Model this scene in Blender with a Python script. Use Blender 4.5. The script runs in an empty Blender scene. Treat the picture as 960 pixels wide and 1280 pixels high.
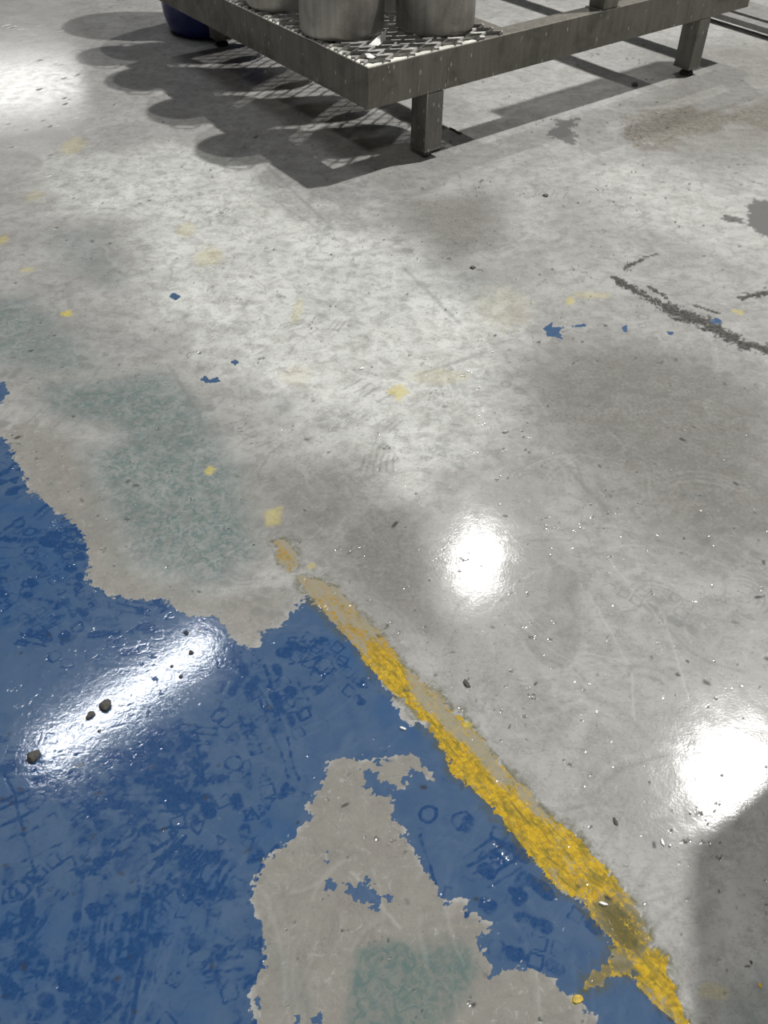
import bpy, bmesh, math, random
import numpy as np
from mathutils import Vector, Matrix

S = bpy.context.scene
COL = S.collection

# ------------------------------------------------------------------ camera
F_PX, CAM_H = 1080.0, 1.5
R = np.array([[0.99993475, 0.01142329, 0.0],
              [0.00786348, -0.68832782, 0.72535714],
              [0.00828597, -0.72530981, -0.68837274]])      # camera axes (right, down, forward) in world
cd = bpy.data.cameras.new('camera')
cam = bpy.data.objects.new('camera', cd)
COL.objects.link(cam)
cd.sensor_fit = 'VERTICAL'
cd.sensor_height = 36.0
cd.sensor_width = 27.0
cd.lens = 36.0 * F_PX / 1280.0
cd.clip_start = 0.02
cd.clip_end = 200
mw = Matrix.Identity(4)
for i in range(3):
    mw[i][0], mw[i][1], mw[i][2] = R[i, 0], -R[i, 1], -R[i, 2]
mw[2][3] = CAM_H
cam.matrix_world = mw
S.camera = cam

# ------------------------------------------------------------------ world, lamps, exposure
w = bpy.data.worlds.new('hall_light')
S.world = w
w.use_nodes = True
bg = w.node_tree.nodes['Background']
bg.inputs['Color'].default_value = (0.93, 0.97, 1.0, 1)
bg.inputs['Strength'].default_value = 0.035


def lamp(name, loc, power, size, size_y=None, aim=None, col=(1, 0.985, 0.955)):
    l = bpy.data.lights.new(name, 'AREA')
    l.shape = 'DISK' if size_y is None else 'RECTANGLE'
    l.size = size
    if size_y is not None:
        l.size_y = size_y
    l.energy = power
    l.color = col
    o = bpy.data.objects.new(name, l)
    COL.objects.link(o)
    o.location = loc
    if aim is not None:
        o.rotation_euler = aim
    return o


lamp('high_bay_or_fill_lamp', (4.25, 5.45, 8.0), 920, 0.30)
lamp('high_bay_or_fill_lamp', (1.42, 8.98, 8.0), 310, 0.20)
lamp('strip_lamp', (-3.28, 6.49, 8.0), 125, 2.6, 0.30, (0, 0, math.radians(45.5)), (0.95, 0.97, 1.0))
lamp('high_bay_or_fill_lamp', (-12.5, 30.0, 8.0), 330, 5.0)
lamp('high_bay_or_fill_lamp', (0.0, -1.0, 4.5), 88, 0.6)  # unseen fill lamp added to brighten the near floor and stand fronts
S.view_settings.view_transform = 'Standard'
S.view_settings.look = 'None'
S.view_settings.gamma = 1
S.view_settings.use_curve_mapping = False
S.view_settings.exposure = 0.0


# ------------------------------------------------------------------ helpers
def at(x, y, z=0.0):
    """floor-plan point seen at pixel (x, y) of the 960x1280 frame, at height z"""
    v = R @ np.array([x - 480.0, y - 640.0, F_PX])
    t = (z - CAM_H) / v[2]
    return v[:2] * t


class NT:
    """small node-tree builder"""

    def __init__(self, name):
        self.m = bpy.data.materials.new(name)
        self.m.use_nodes = True
        self.t = self.m.node_tree
        self.b = self.t.nodes['Principled BSDF']

    def n(self, typ, props=None, **ins):
        nd = self.t.nodes.new(typ)
        for k, v in (props or {}).items():
            setattr(nd, k, v)
        for k, v in ins.items():
            key = int(k[1:]) if k[0] == 'i' and k[1:].isdigit() else k.replace('_', ' ')
            self.put(nd.inputs[key], v)
        return nd

    def put(self, sock, v):
        if hasattr(v, 'is_output') or isinstance(v, bpy.types.NodeSocket):
            self.t.links.new(v, sock)
        elif isinstance(v, bpy.types.Node):
            self.t.links.new(v.outputs[0], sock)
        else:
            if isinstance(v, tuple) and len(v) == 3 and sock.type == 'RGBA':
                v = (*v, 1)
            sock.default_value = v

    def math(self, op, a, b=0.0, c=0.0, clamp=False):
        nd = self.t.nodes.new('ShaderNodeMath')
        nd.operation = op
        nd.use_clamp = clamp
        for i, v in enumerate((a, b, c)):
            self.put(nd.inputs[i], v)
        return nd.outputs[0]

    def ramp(self, v, lo, hi, tlo=0.0, thi=1.0, smooth=True):
        nd = self.t.nodes.new('ShaderNodeMapRange')
        nd.interpolation_type = 'SMOOTHSTEP' if smooth else 'LINEAR'
        for i, q in enumerate((v, lo, hi, tlo, thi)):
            self.put(nd.inputs[i], q)
        return nd.outputs[0]

    def mix(self, f, a, b, blend='MIX'):
        nd = self.t.nodes.new('ShaderNodeMix')
        nd.data_type = 'RGBA'
        nd.blend_type = blend
        self.put(nd.inputs[0], f)
        self.put(nd.inputs[6], a)
        self.put(nd.inputs[7], b)
        return nd.outputs[2]

    def noise(self, vec, scale, detail=4.0, rough=0.55, dist=0.0):
        nd = self.t.nodes.new('ShaderNodeTexNoise')
        self.put(nd.inputs['Vector'], vec)
        nd.inputs['Scale'].default_value = scale
        nd.inputs['Detail'].default_value = detail
        nd.inputs['Roughness'].default_value = rough
        nd.inputs['Distortion'].default_value = dist
        return nd.outputs[0]

    def coord(self, scale=(1, 1, 1), rot=(0, 0, 0), kind='Object'):
        tc = self.t.nodes.new('ShaderNodeTexCoord')
        mp = self.t.nodes.new('ShaderNodeMapping')
        mp.inputs['Scale'].default_value = scale
        mp.inputs['Rotation'].default_value = rot
        self.t.links.new(tc.outputs[kind], mp.inputs['Vector'])
        return mp.outputs[0]

    def attr(self, name):
        nd = self.t.nodes.new('ShaderNodeAttribute')
        nd.attribute_name = name
        return nd.outputs['Fac']


def tag(o, label=None, cat=None, group=None, kind=None):
    for k, v in (('label', label), ('category', cat), ('group', group), ('kind', kind)):
        if v:
            o[k] = v
    return o


def thing(name, label, cat, loc, group=None):
    o = bpy.data.objects.new(name, None)
    o.empty_display_size = 0.1
    COL.objects.link(o)
    o.location = loc
    return tag(o, label, cat, group)


def obj(name, bm, mat, parent=None, bevel=0.0, smooth=False, origin=None):
    """bmesh in world coordinates -> one mesh object (kept relative to its root)"""
    base = Vector((0, 0, 0))
    if parent is not None:
        p = parent
        while p is not None:
            base += p.location
            p = p.parent
    off = Vector(origin) if origin is not None else base
    bmesh.ops.translate(bm, verts=bm.verts, vec=-off)
    bmesh.ops.recalc_face_normals(bm, faces=bm.faces)
    me = bpy.data.meshes.new(name)
    bm.to_mesh(me)
    bm.free()
    me.materials.append(mat)
    for f in me.polygons:
        f.use_smooth = smooth
    o = bpy.data.objects.new(name, me)
    COL.objects.link(o)
    if parent is not None:
        o.parent = parent
        o.location = off - base
    else:
        o.location = off
    if bevel:
        md = o.modifiers.new('bevel', 'BEVEL')
        md.width = bevel
        md.segments = 2
        md.limit_method = 'ANGLE'
    if smooth:
        me.set_sharp_from_angle(angle=math.radians(40))
    return o


def hexa(bm, p8):
    vs = [bm.verts.new(p) for p in p8]
    for f in ((0, 3, 2, 1), (4, 5, 6, 7), (0, 1, 5, 4), (1, 2, 6, 5), (2, 3, 7, 6), (3, 0, 4, 7)):
        bm.faces.new([vs[i] for i in f])


def lathe(bm, c, prof, seg=64, close=False):
    """prof: list of (radius, z); turned about the vertical through c"""
    rings = []
    for r, z in prof:
        if r < 1e-6:
            rings.append([bm.verts.new((c[0], c[1], z))])
        else:
            rings.append([bm.verts.new((c[0] + r * math.cos(2 * math.pi * k / seg),
                                        c[1] + r * math.sin(2 * math.pi * k / seg), z)) for k in range(seg)])
    for a, b in zip(rings, rings[1:]):
        for k in range(seg):
            k2 = (k + 1) % seg
            if len(a) == 1 and len(b) == 1:
                continue
            if len(a) == 1:
                bm.faces.new((a[0], b[k], b[k2]))
            elif len(b) == 1:
                bm.faces.new((a[k], b[0], a[k2]))
            else:
                bm.faces.new((a[k], b[k], b[k2], a[k2]))


def tube(bm, pts, r, seg=10):
    pts = [Vector(p) for p in pts]
    rings = []
    for i, p in enumerate(pts):
        d = (pts[min(i + 1, len(pts) - 1)] - pts[max(i - 1, 0)]).normalized()
        a = d.orthogonal().normalized()
        b = d.cross(a)
        if rings:
            pa = rings[-1][1]
            a = (pa - d * pa.dot(d)).normalized()
            b = d.cross(a)
        rings.append(([bm.verts.new(p + (a * math.cos(2 * math.pi * k / seg) + b * math.sin(2 * math.pi * k / seg)) * r)
                       for k in range(seg)], a))
    for (A, _), (B, _) in zip(rings, rings[1:]):
        for k in range(seg):
            bm.faces.new((A[k], A[(k + 1) % seg], B[(k + 1) % seg], B[k]))
    bm.faces.new(rings[0][0][::-1])
    bm.faces.new(rings[-1][0])


# ------------------------------------------------------------------ the floor: pigment map in world metres
def axis(core0, core1, d, g0, end0, g1, end1):
    mid = list(np.arange(core0, core1, d))
    lo, x, s = [], core0, d
    while x > end0:
        s *= g0
        x -= s
        lo.append(x)
    hi, x, s = [], mid[-1], d
    while x < end1:
        s *= g1
        x += s
        hi.append(x)
    return np.array(lo[::-1] + mid + hi)


XS = axis(-0.92, 0.90, 0.0032, 1.015, -14, 1.015, 14)
YS = axis(0.42, 1.75, 0.0032, 1.06, -6, 1.0062, 16)
NX, NY = len(XS), len(YS)
GX, GY = np.meshgrid(XS, YS)          # [row(y), col(x)]
rng = np.random.default_rng(7)


def vnoise(x, y, seed):
    xi, yi = np.floor(x).astype(np.int64), np.floor(y).astype(np.int64)
    fx, fy = x - xi, y - yi
    fx, fy = fx * fx * (3 - 2 * fx), fy * fy * (3 - 2 * fy)

    def h(a, b):
        n = (a * 374761393 + b * 668265263 + seed * 1442695041) & 0xffffffff
        n = ((n ^ (n >> 13)) * 1274126177) & 0xffffffff
        n = n ^ (n >> 16)
        return (n & 0xffff) / 65535.0
    return ((h(xi, yi) * (1 - fx) + h(xi + 1, yi) * fx) * (1 - fy)
            + (h(xi, yi + 1) * (1 - fx) + h(xi + 1, yi + 1) * fx) * fy)


def fbm(x, y, scale, octv=4, seed=1, gain=0.55):
    s, a, t = np.zeros_like(x), 1.0, 0.0
    for o in range(octv):
        s += a * (vnoise(x * scale, y * scale, seed + o * 17) - 0.5)
        t += a
        scale *= 2.03
        a *= gain
    return s / t


def sdf(px, margin=0.12, pts=None):
    """signed distance (positive inside) to a polygon given in pixels, on the floor plan"""
    P = np.array([at(*p) for p in px]) if pts is None else np.array(pts)
    out = np.full((NY, NX), -1.0)
    j0, j1 = np.searchsorted(XS, [P[:, 0].min() - margin, P[:, 0].max() + margin])
    i0, i1 = np.searchsorted(YS, [P[:, 1].min() - margin, P[:, 1].max() + margin])
    if j1 <= j0 or i1 <= i0:
        return out
    X, Y = GX[i0:i1, j0:j1], GY[i0:i1, j0:j1]
    d2 = np.full(X.shape, 1e9)
    ins = np.zeros(X.shape, bool)
    for a, b in zip(P, np.roll(P, -1, 0)):
        e = b - a
        L = max(e.dot(e), 1e-12)
        t = np.clip(((X - a[0]) * e[0] + (Y - a[1]) * e[1]) / L, 0, 1)
        d2 = np.minimum(d2, (X - a[0] - t * e[0]) ** 2 + (Y - a[1] - t * e[1]) ** 2)
        c = (a[1] > Y) != (b[1] > Y)
        with np.errstate(divide='ignore', invalid='ignore'):
            xx = a[0] + (Y - a[1]) * e[0] / (e[1] if abs(e[1]) > 1e-12 else 1e-12)
        ins ^= c & (X < xx)
    d = np.sqrt(d2)
    out[i0:i1, j0:j1] = np.where(ins, d, -d)
    return out


WX = GX + fbm(GX, GY, 26, 3, 61, .6) * .012
WY = GY + fbm(GX, GY, 26, 3, 77, .6) * .012


def stroke(A, pts, width, val, soft=0.4, mode='max'):
    """polyline in floor metres painted into A"""
    P = np.array(pts)
    m = width * 2 + 0.01
    j0, j1 = np.searchsorted(XS, [P[:, 0].min() - m, P[:, 0].max() + m])
    i0, i1 = np.searchsorted(YS, [P[:, 1].min() - m, P[:, 1].max() + m])
    if j1 <= j0 or i1 <= i0:
        return
    X, Y = WX[i0:i1, j0:j1], WY[i0:i1, j0:j1]
    d2 = np.full(X.shape, 1e9)
    for a, b in zip(P[:-1], P[1:]):
        e = b - a
        L = max(e.dot(e), 1e-12)
        t = np.clip(((X - a[0]) * e[0] + (Y - a[1]) * e[1]) / L, 0, 1)
        d2 = np.minimum(d2, (X - a[0] - t * e[0]) ** 2 + (Y - a[1] - t * e[1]) ** 2)
    d = np.sqrt(d2)
    k = np.clip((width * 0.5 * (1 + soft) - d) / (width * soft + 1e-6), 0, 1) * val
    V = A[i0:i1, j0:j1]
    if mode == 'max':
        np.maximum(V, k, out=V)
    else:
        V += k


def smooth01(d, lo, hi):
    t = np.clip((d - lo) / (hi - lo), 0, 1)
    return t * t * (3 - 2 * t)


def box_noise(sc, o, seed, g=0.6):
    return fbm(GX, GY, sc, o, seed, g)


N_EDGE = box_noise(55, 4, 3, 0.75)
N_MID = box_noise(14, 4, 9)
N_BIG = box_noise(3.0, 4, 21)
N_FINE = box_noise(140, 2, 31, 0.8)
# streaks along the painted line
LD = at(840, 1260) - at(380, 735)
LD /= np.linalg.norm(LD)
SU, SV = GX * LD[0] + GY * LD[1], -GX * LD[1] + GY * LD[0]
N_STREAK = fbm(SU * 1.0, SV * 4.0, 18, 4, 41, 0.7)

# --- blue coat
blue_px = [(-120, 470), (0, 545), (12, 557), (20, 577), (32, 597), (37, 613), (60, 633), (80, 647), (100, 663),
           (108, 683), (117, 700), (107, 713), (115, 733), (140, 745), (173, 750), (203, 747), (217, 760), (240, 770),
           (267, 767), (283, 787), (300, 803), (311, 810), (325, 806), (331, 790), (354, 781), (360, 765), (378, 754),
           (386, 745), (403, 757), (426, 779), (451, 811), (480, 845), (489, 868), (494, 885), (500, 897), (512, 908),
           (522, 904), (545, 915), (560, 927), (572, 943), (575, 963), (602, 980), (632, 1017), (661, 1056),
           (679, 1082), (706, 1112), (738, 1127), (760, 1154), (780, 1190), (803, 1215), (822, 1238), (837, 1257),
           (858, 1282), (905, 1360), (700, 1500), (300, 1500), (-300, 1500), (-500, 1200), (-400, 700)]
patch_px = [(427, 943), (410, 957), (407, 973), (397, 993), (387, 1010), (393, 1020), (380, 1033), (360, 1053),
            (337, 1073), (321, 1095), (318, 1126), (328, 1151), (328, 1172), (332, 1193), (321, 1218), (318, 1247),
            (325, 1280), (322, 1330), (330, 1420), (780, 1420), (746, 1290), (742, 1274), (731, 1259), (716, 1251),
            (694, 1232), (679, 1214), (645, 1206), (630, 1213), (612, 1218), (615, 1203), (603, 1192), (594, 1174),
            (604, 1162), (615, 1160), (598, 1152), (594, 1142), (583, 1146), (580, 1127), (568, 1128), (555, 1133),
            (553, 1123), (541, 1101), (527, 1087), (520, 1078), (512, 1059), (503, 1045), (500, 1030), (489, 1020),
            (492, 1003), (493, 990), (508, 981), (500, 978), (513, 962), (530, 968), (540, 975), (527, 953),
            (513, 940), (497, 947), (473, 953), (450, 952), (440, 948)]
hole_px = [(453, 963), (463, 961), (473, 970), (488, 981), (497, 981), (486, 992), (478, 996), (466, 993), (455, 982)]
island_px = [(433, 1103), (442, 1107), (456, 1098), (466, 1105), (477, 1119), (477, 1133), (472, 1143), (456, 1130),
             (444, 1123)]
isl2_px = [(482, 1121), (490, 1121), (498, 1126), (490, 1132)]
bits_px = [[(367, 1268), (398, 1266), (402, 1277), (370, 1279)], [(318, 1236), (329, 1242), (326, 1262), (314, 1260)],
           [(406, 1062), (413, 1060), (412, 1078), (405, 1079)], [(410, 1098), (416, 1095), (415, 1108), (408, 1107)],
           [(-12, 482), (6, 478), (12, 490), (4, 503), (-14, 504)]]
flake_px = [[(679, 410), (690, 403), (692, 409), (706, 408), (698, 415), (705, 425), (694, 421), (685, 421)],
            [(211, 370), (217, 366), (226, 371), (219, 376)], [(250, 475), (256, 470), (262, 474), (272, 471), (276, 477), (258, 479)],
            [(288, 452), (294, 449), (300, 453), (294, 457)], [(888, 401), (896, 397), (903, 402), (894, 406)],
            [(778, 409), (783, 406), (784, 415), (779, 415)], [(832, 414), (842, 416), (838, 420)],
            [(715, 407), (731, 404), (733, 408), (718, 410)]]
d_blue = sdf(blue_px, 0.4)
d_patch = sdf(patch_px, 0.3)
L0, L1 = at(850, 1284), at(866, 1284)         # both paints carry on behind the camera
d_blue = np.maximum(d_blue, sdf(None, .3, [L0, L0 + LD * 1.3, (-1.7, -.75), (-1.7, .9), at(-100, 700)]))
d_blue = np.minimum(d_blue, -d_patch)
for p in (hole_px, island_px, isl2_px, *bits_px):
    d_blue = np.maximum(d_blue, np.minimum(sdf(p), d_blue + 9))
near_edge = N_EDGE * 0.036 + N_FINE * 0.022 + N_MID * 0.014
d_blue = np.clip(d_blue + near_edge * 0.9 - 0.001, -0.05, 0.05)
for p in flake_px:
    d_blue = np.maximum(d_blue, np.clip(sdf(p) + N_EDGE * 0.012 + N_FINE * 0.012, -0.05, 0.05))

# --- yellow line
yel_px = [(372, 722), (403, 725), (419, 735), (441, 752), (452, 771), (476, 787), (500, 822), (513, 836), (540, 863),
          (567, 885), (583, 901), (600, 920), (611, 938), (637, 966), (675, 1006), (701, 1026), (727, 1049), (757, 1082),
          (772, 1105), (780, 1116), (802, 1150), (814, 1180), (836, 1202), (847, 1240), (859, 1274), (905, 1345),
          (880, 1350), (844, 1280), (825, 1259), (808, 1238), (791, 1217), (769, 1221), (746, 1236), (733, 1240),
          (729, 1230), (742, 1212), (758, 1196), (772, 1200), (758, 1172), (746, 1154), (724, 1127), (694, 1112),
          (667, 1082), (649, 1056), (622, 1022), (590, 984), (563, 963), (558, 940), (545, 924), (530, 905), (512, 886),
          (490, 864), (473, 847), (441, 811), (416, 779), (395, 757)]
yel2_px = [(341, 677), (354, 674), (368, 687), (374, 706), (362, 715), (353, 707)]
worn_px = [(500, 822), (515, 834), (540, 863), (560, 880), (580, 906), (600, 924), (640, 970), (690, 1022), (700, 1036),
           (668, 1020), (640, 992), (612, 960), (588, 935), (566, 918), (548, 902), (530, 885), (508, 850)]
mud_px = [(735, 1126), (775, 1120), (800, 1150), (812, 1184), (800, 1200), (775, 1196), (760, 1172)]
branch_px = [(729, 1230), (742, 1210), (758, 1196), (792, 1198), (795, 1216), (769, 1223), (746, 1238), (733, 1242)]
d_yel = np.maximum(sdf(yel_px, 0.2), sdf(yel2_px))
NRM = np.array([-LD[1], LD[0]])
d_yel = np.maximum(d_yel, sdf(None, .1, [L0, L0 + LD * 1.3, L0 + LD * 1.3 + NRM * .085, L1 + LD * .1 + NRM * .06, L1]))
yfaint = 0.55 * smooth01(sdf([(332, 640), (351, 634), (349, 654), (334, 657)]), -0.012, 0.006)
for (x, y, rx, ry, v) in ((499, 491, 15, 9, .72), (83, 392, 8, 5, 1.0), (262, 587, 8, 6, .85), (262, 320, 20, 14, .32),
                          (372, 388, 8, 20, .28), (712, 376, 7, 6, .55), (740, 369, 26, 5, .30), (3, 300, 8, 6, .6),
                          (33, 337, 12, 4, .45), (92, 182, 16, 12, .30), (923, 390, 9, 4, .6), (388, 707, 7, 4, .5),
                          (232, 287, 14, 10, .25), (42, 245, 14, 8, .22), (370, 470, 25, 15, .16), (545, 470, 40, 12, .2),
                          (630, 385, 40, 30, .12), (720, 1249, 9, 7, .9), (890, 1240, 22, 14, .25), (585, 905, 6, 5, .8)):
    c = at(x, y)
    ex = np.linalg.norm(at(x + rx, y) - c)
    ey = np.linalg.norm(at(x, y - ry) - c)
    dd = 1 - np.hypot((GX - c[0]) / ex, (GY - c[1]) / ey) if (x, y) != (499, 491) else \
        0.9 - np.abs(GX - c[0]) / ex * .7 - np.abs(GY - c[1]) / ey * .7
    yfaint = np.maximum(yfaint, v * smooth01(dd + N_EDGE * 1.1 + N_FINE * 0.5, 0.0, 0.35))
worn = smooth01(sdf(worn_px), -0.012, 0.012)
mud = smooth01(sdf(mud_px) + N_MID * 0.02, -0.025, 0.025)
branch = smooth01(sdf(branch_px) + N_MID * .02, -0.012, 0.012)
d_yel = np.clip(d_yel + N_STREAK * 0.030 + N_EDGE * 0.022 + N_FINE * .008 - 0.002, -0.05, 0.05)
top_worn = smooth01(np.array(GY), at(500, 830)[1] - .02, at(430, 790)[1])
ywear = np.clip(0.37 + 0.52 * worn + 0.60 * mud + 0.62 * branch + 0.36 * top_worn + N_STREAK * 1.0 + N_MID * 0.5, 0, 1)

# --- stains
def soft(px, lo, hi, v, nz=0.06):
    return v * smooth01(sdf(px, 0.5) + N_MID * nz + N_EDGE * nz * 0.35, lo, hi)


teal = np.zeros_like(GX)
for px, lo, hi, v in (
        ([(130, 470), (210, 460), (270, 520), (310, 580), (320, 640), (330, 690), (300, 735), (240, 745), (190, 728),
          (150, 712), (130, 660), (105, 600), (95, 560), (140, 545), (60, 525), (30, 505), (60, 470)], -0.04, 0.10, .85),
        ([(170, 600), (310, 600), (330, 700), (270, 740), (200, 725), (150, 690)], -0.03, 0.09, .9),
        ([(200, 470), (250, 500), (280, 560), (255, 560), (215, 520)], -0.03, 0.05, .8),
        ([(-200, 360), (40, 370), (110, 430), (130, 470), (60, 470), (20, 460), (-200, 480)], -0.08, 0.12, .75),
        ([(60, 290), (130, 285), (145, 330), (150, 360), (100, 345), (70, 320)], -0.08, 0.10, .50),
        ([(110, 330), (165, 345), (150, 365), (115, 360)], -0.04, 0.06, .45),
        ([(456, 1199), (498, 1181), (541, 1174), (576, 1183), (592, 1204), (583, 1230), (562, 1257), (548, 1285),
          (540, 1340), (430, 1340), (442, 1285), (446, 1247), (442, 1218)], -0.022, 0.010, .95),
        ([(340, 1180), (360, 1200), (390, 1260), (370, 1260), (345, 1210)], -0.02, 0.03, .4),
        ([(890, 1220), (1000, 1180), (1000, 1340), (880, 1340)], -0.03, 0.09, .55),
        ([(330, 300), (420, 300), (560, 330), (600, 380), (480, 400), (350, 370)], -0.10, 0.25, .22),
        ([(520, 320), (640, 330), (640, 390), (560, 390)], -0.08, 0.15, .22),
        ([(335, 495), (375, 490), (370, 520), (340, 520)], -0.03, 0.06, .35),
        ([(55, 585), (62, 585), (68, 605), (60, 607)], -0.004, 0.006, .9)):
    teal = np.maximum(teal, soft(px, lo, hi, v))

brown = np.maximum(soft([(776, 163), (797, 140), (843, 134), (896, 136), (925, 150), (893, 165), (861, 172), (843, 187),
                         (817, 189), (788, 178)], -0.03, 0.05, 1.15, .2),
                   soft([(890, 140), (1000, 120), (1000, 176), (940, 168)], -0.05, 0.10, 1.15, .2))
brown = np.maximum(brown, soft([(650, 640), (1000, 560), (1050, 700), (960, 690), (860, 700), (700, 600)], -.1, .2, .16))  # faint brown tone over the darker area right of centre
# bare smooth cement patches and the cracked joint
bare = np.zeros_like(GX)
for px in ([(695, 149), (709, 148), (724, 149), (718, 163), (716, 180), (697, 174), (681, 169), (692, 160)],
           [(927, 263), (931, 256), (957, 250), (1010, 246), (1100, 300), (960, 297), (940, 283)],
           [(898, 273), (912, 270), (927, 273), (925, 277)]):
    bare = np.maximum(bare, smooth01(sdf(px) + N_MID * .09 + N_EDGE * .06, -0.003, 0.005))
crack = np.zeros_like(GX)
cl = [(767, 347), (783, 357), (807, 370), (833, 383), (857, 397), (880, 404), (907, 417), (927, 430), (962, 438), (1000, 452)]
cw = [.036, .045, .04, .06, .07, .06, .06, .06, .04, .03]
for (p, q, wd) in zip(cl[:-1], cl[1:], cw):
    stroke(crack, [at(*p), at(*q)], wd, 1.0, 0.9)
for p, q, wd in (((783, 335), (786, 331), .03), ((786, 331), (804, 324), .022), ((806, 322), (822, 317), .010),
                 ((812, 358), (832, 372), .02), ((868, 382), (900, 392), .012), ((930, 372), (960, 366), .03)):
    stroke(crack, [at(*p), at(*q)], wd, 0.9, 0.9)
crack = np.clip(smooth01(crack + N_EDGE * 1.5 + N_FINE * 0.5 + N_MID * .5, 0.42, 0.62), 0, 1)

cement = np.maximum(smooth01(d_patch + N_EDGE * .02, -.012, .004), soft(
    [(0, 545), (30, 520), (90, 545), (110, 600), (140, 660), (160, 705), (200, 730), (260, 745), (320, 735), (350, 740),
     (360, 765), (331, 800), (300, 812), (240, 780), (173, 760), (105, 745), (95, 690), (60, 640), (20, 600)],
    -.03, .03, .8))
pale_film = soft([(60, 200), (240, 185), (340, 235), (470, 300), (620, 380), (640, 440), (600, 540), (520, 620),  # paler film tone across the upper left
              (430, 590), (350, 510), (270, 450), (190, 390), (165, 290), (60, 250)], -.16, .16, 1.0, .25)
pale_film = np.maximum(pale_film, soft([(700, 215), (780, 200), (960, 250), (1050, 330), (900, 320), (760, 260)], -.12, .2, .4, .2))
deep = np.maximum.reduce([soft([(-80, 560), (50, 630), (110, 700), (70, 800), (-80, 810)], -.05, .08, .8),
                          soft([(335, 985), (380, 1040), (320, 1100), (280, 1060)], -.03, .05, .8),
                          soft([(-80, 1080), (300, 1080), (322, 1290), (-80, 1320)], -.08, .12, .75),
                          soft([(440, 780), (490, 870), (520, 930), (470, 880), (410, 820), (390, 770)], -.02, .03, .6)])
deep = np.clip(deep * .75 + N_MID * 1.1 - .08, 0, 1)
mud = np.maximum(mud, .75 * branch)
# --- broad dark tone: traffic grime, with soft shade painted into the colour
grime_shade = np.zeros_like(GX)
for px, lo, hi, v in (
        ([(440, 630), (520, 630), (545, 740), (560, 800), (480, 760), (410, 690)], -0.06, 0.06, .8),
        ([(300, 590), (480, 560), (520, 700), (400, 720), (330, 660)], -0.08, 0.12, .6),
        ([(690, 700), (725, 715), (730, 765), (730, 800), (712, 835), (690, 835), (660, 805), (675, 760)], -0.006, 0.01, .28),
        ([(300, 240), (420, 262), (450, 280), (380, 275), (320, 258)], -0.06, 0.08, .5),  # stand's soft second shadow, painted on the floor
        ([(640, 450), (760, 410), (900, 440), (1000, 520), (1000, 690), (860, 700), (720, 600), (640, 520)], -0.12, 0.2, .78),  # broad soft-edged darker area right of centre
        ([(800, 60), (1000, 40), (1050, 200), (900, 215), (790, 190)], -0.15, 0.25, .6),  # soft shade beside the far leg, painted into the colour
        ([(480, 245), (620, 240), (640, 300), (560, 330), (500, 280)], -0.10, 0.12, .8)):  # soft shadow band in front of the stand, painted in
    grime_shade = np.maximum(grime_shade, soft(px, lo, hi, v, .05))

# --- boot prints: crisp little squares, rings, triangles and bars
prints = np.zeros_like(GX)
ridge = np.zeros_like(GX)


def print_sole(cx, cy, ang, kind, drop, val, A=None):
    A = prints if A is None else A
    ca, sa = math.cos(ang), math.sin(ang)

    def T(u, v):
        return (cx + u * ca - v * sa, cy + u * sa + v * ca)
    if kind == 'squares':
        for iu in range(7):
            for iv in range(3):
                if rng.random() < drop:
                    continue
                u, v = iu * .032 - .1, (iv - 1) * .031
                s = .0115
                q = [T(u + a * s, v + b * s) for a, b in ((-1, -1), (1, -1), (1, 1), (-1, 1), (-1, -1))]
                if rng.random() < .55:
                    stroke(A, [T(u - s * .6, v), T(u + s * .6, v)], s * 2, val * rng.uniform(.5, 1), .35)
                else:
                    stroke(A, q, .0042, val * rng.uniform(.5, 1), .8)
    elif kind == 'bars':
        for iu in range(9):
            if rng.random() < drop:
                continue
            u = iu * .017 - .07
            stroke(A, [T(u, -.035), T(u + .012, .035)], .0065, val * rng.uniform(.5, 1), .6)
    elif kind == 'rings':
        for k in range(5):
            if rng.random() < drop:
                continue
            u, v = rng.uniform(-.1, .1), rng.uniform(-.035, .035)
            r = rng.uniform(.012, .017)
            stroke(A, [T(u + r * math.cos(t), v + r * math.sin(t)) for t in np.linspace(0, 6.2832, 15)], .0060,
                   val * rng.uniform(.5, 1), .6)
    elif kind == 'tri':
        for k in range(14):
            if rng.random() < drop:
                continue
            u, v = rng.uniform(-.12, .12), rng.uniform(-.04, .04)
            t0 = rng.uniform(0, 6)
            s = rng.uniform(.008, .016)
            p = [T(u + s * math.cos(t0 + k2), v + s * math.sin(t0 + k2)) for k2 in (0, 2.2, 4.3, 6.283)]
            stroke(A, p, .0050 if rng.random() < .5 else s * .9, val * rng.uniform(.5, 1), .6)
    else:
        r = .05
        for k in range(3):
            rr = r - k * .012
            stroke(A, [T(rr * math.cos(t), 1.2 * rr * math.sin(t)) for t in np.linspace(-1.2, 1.6, 12)], .004, val * .7, .8)


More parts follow.
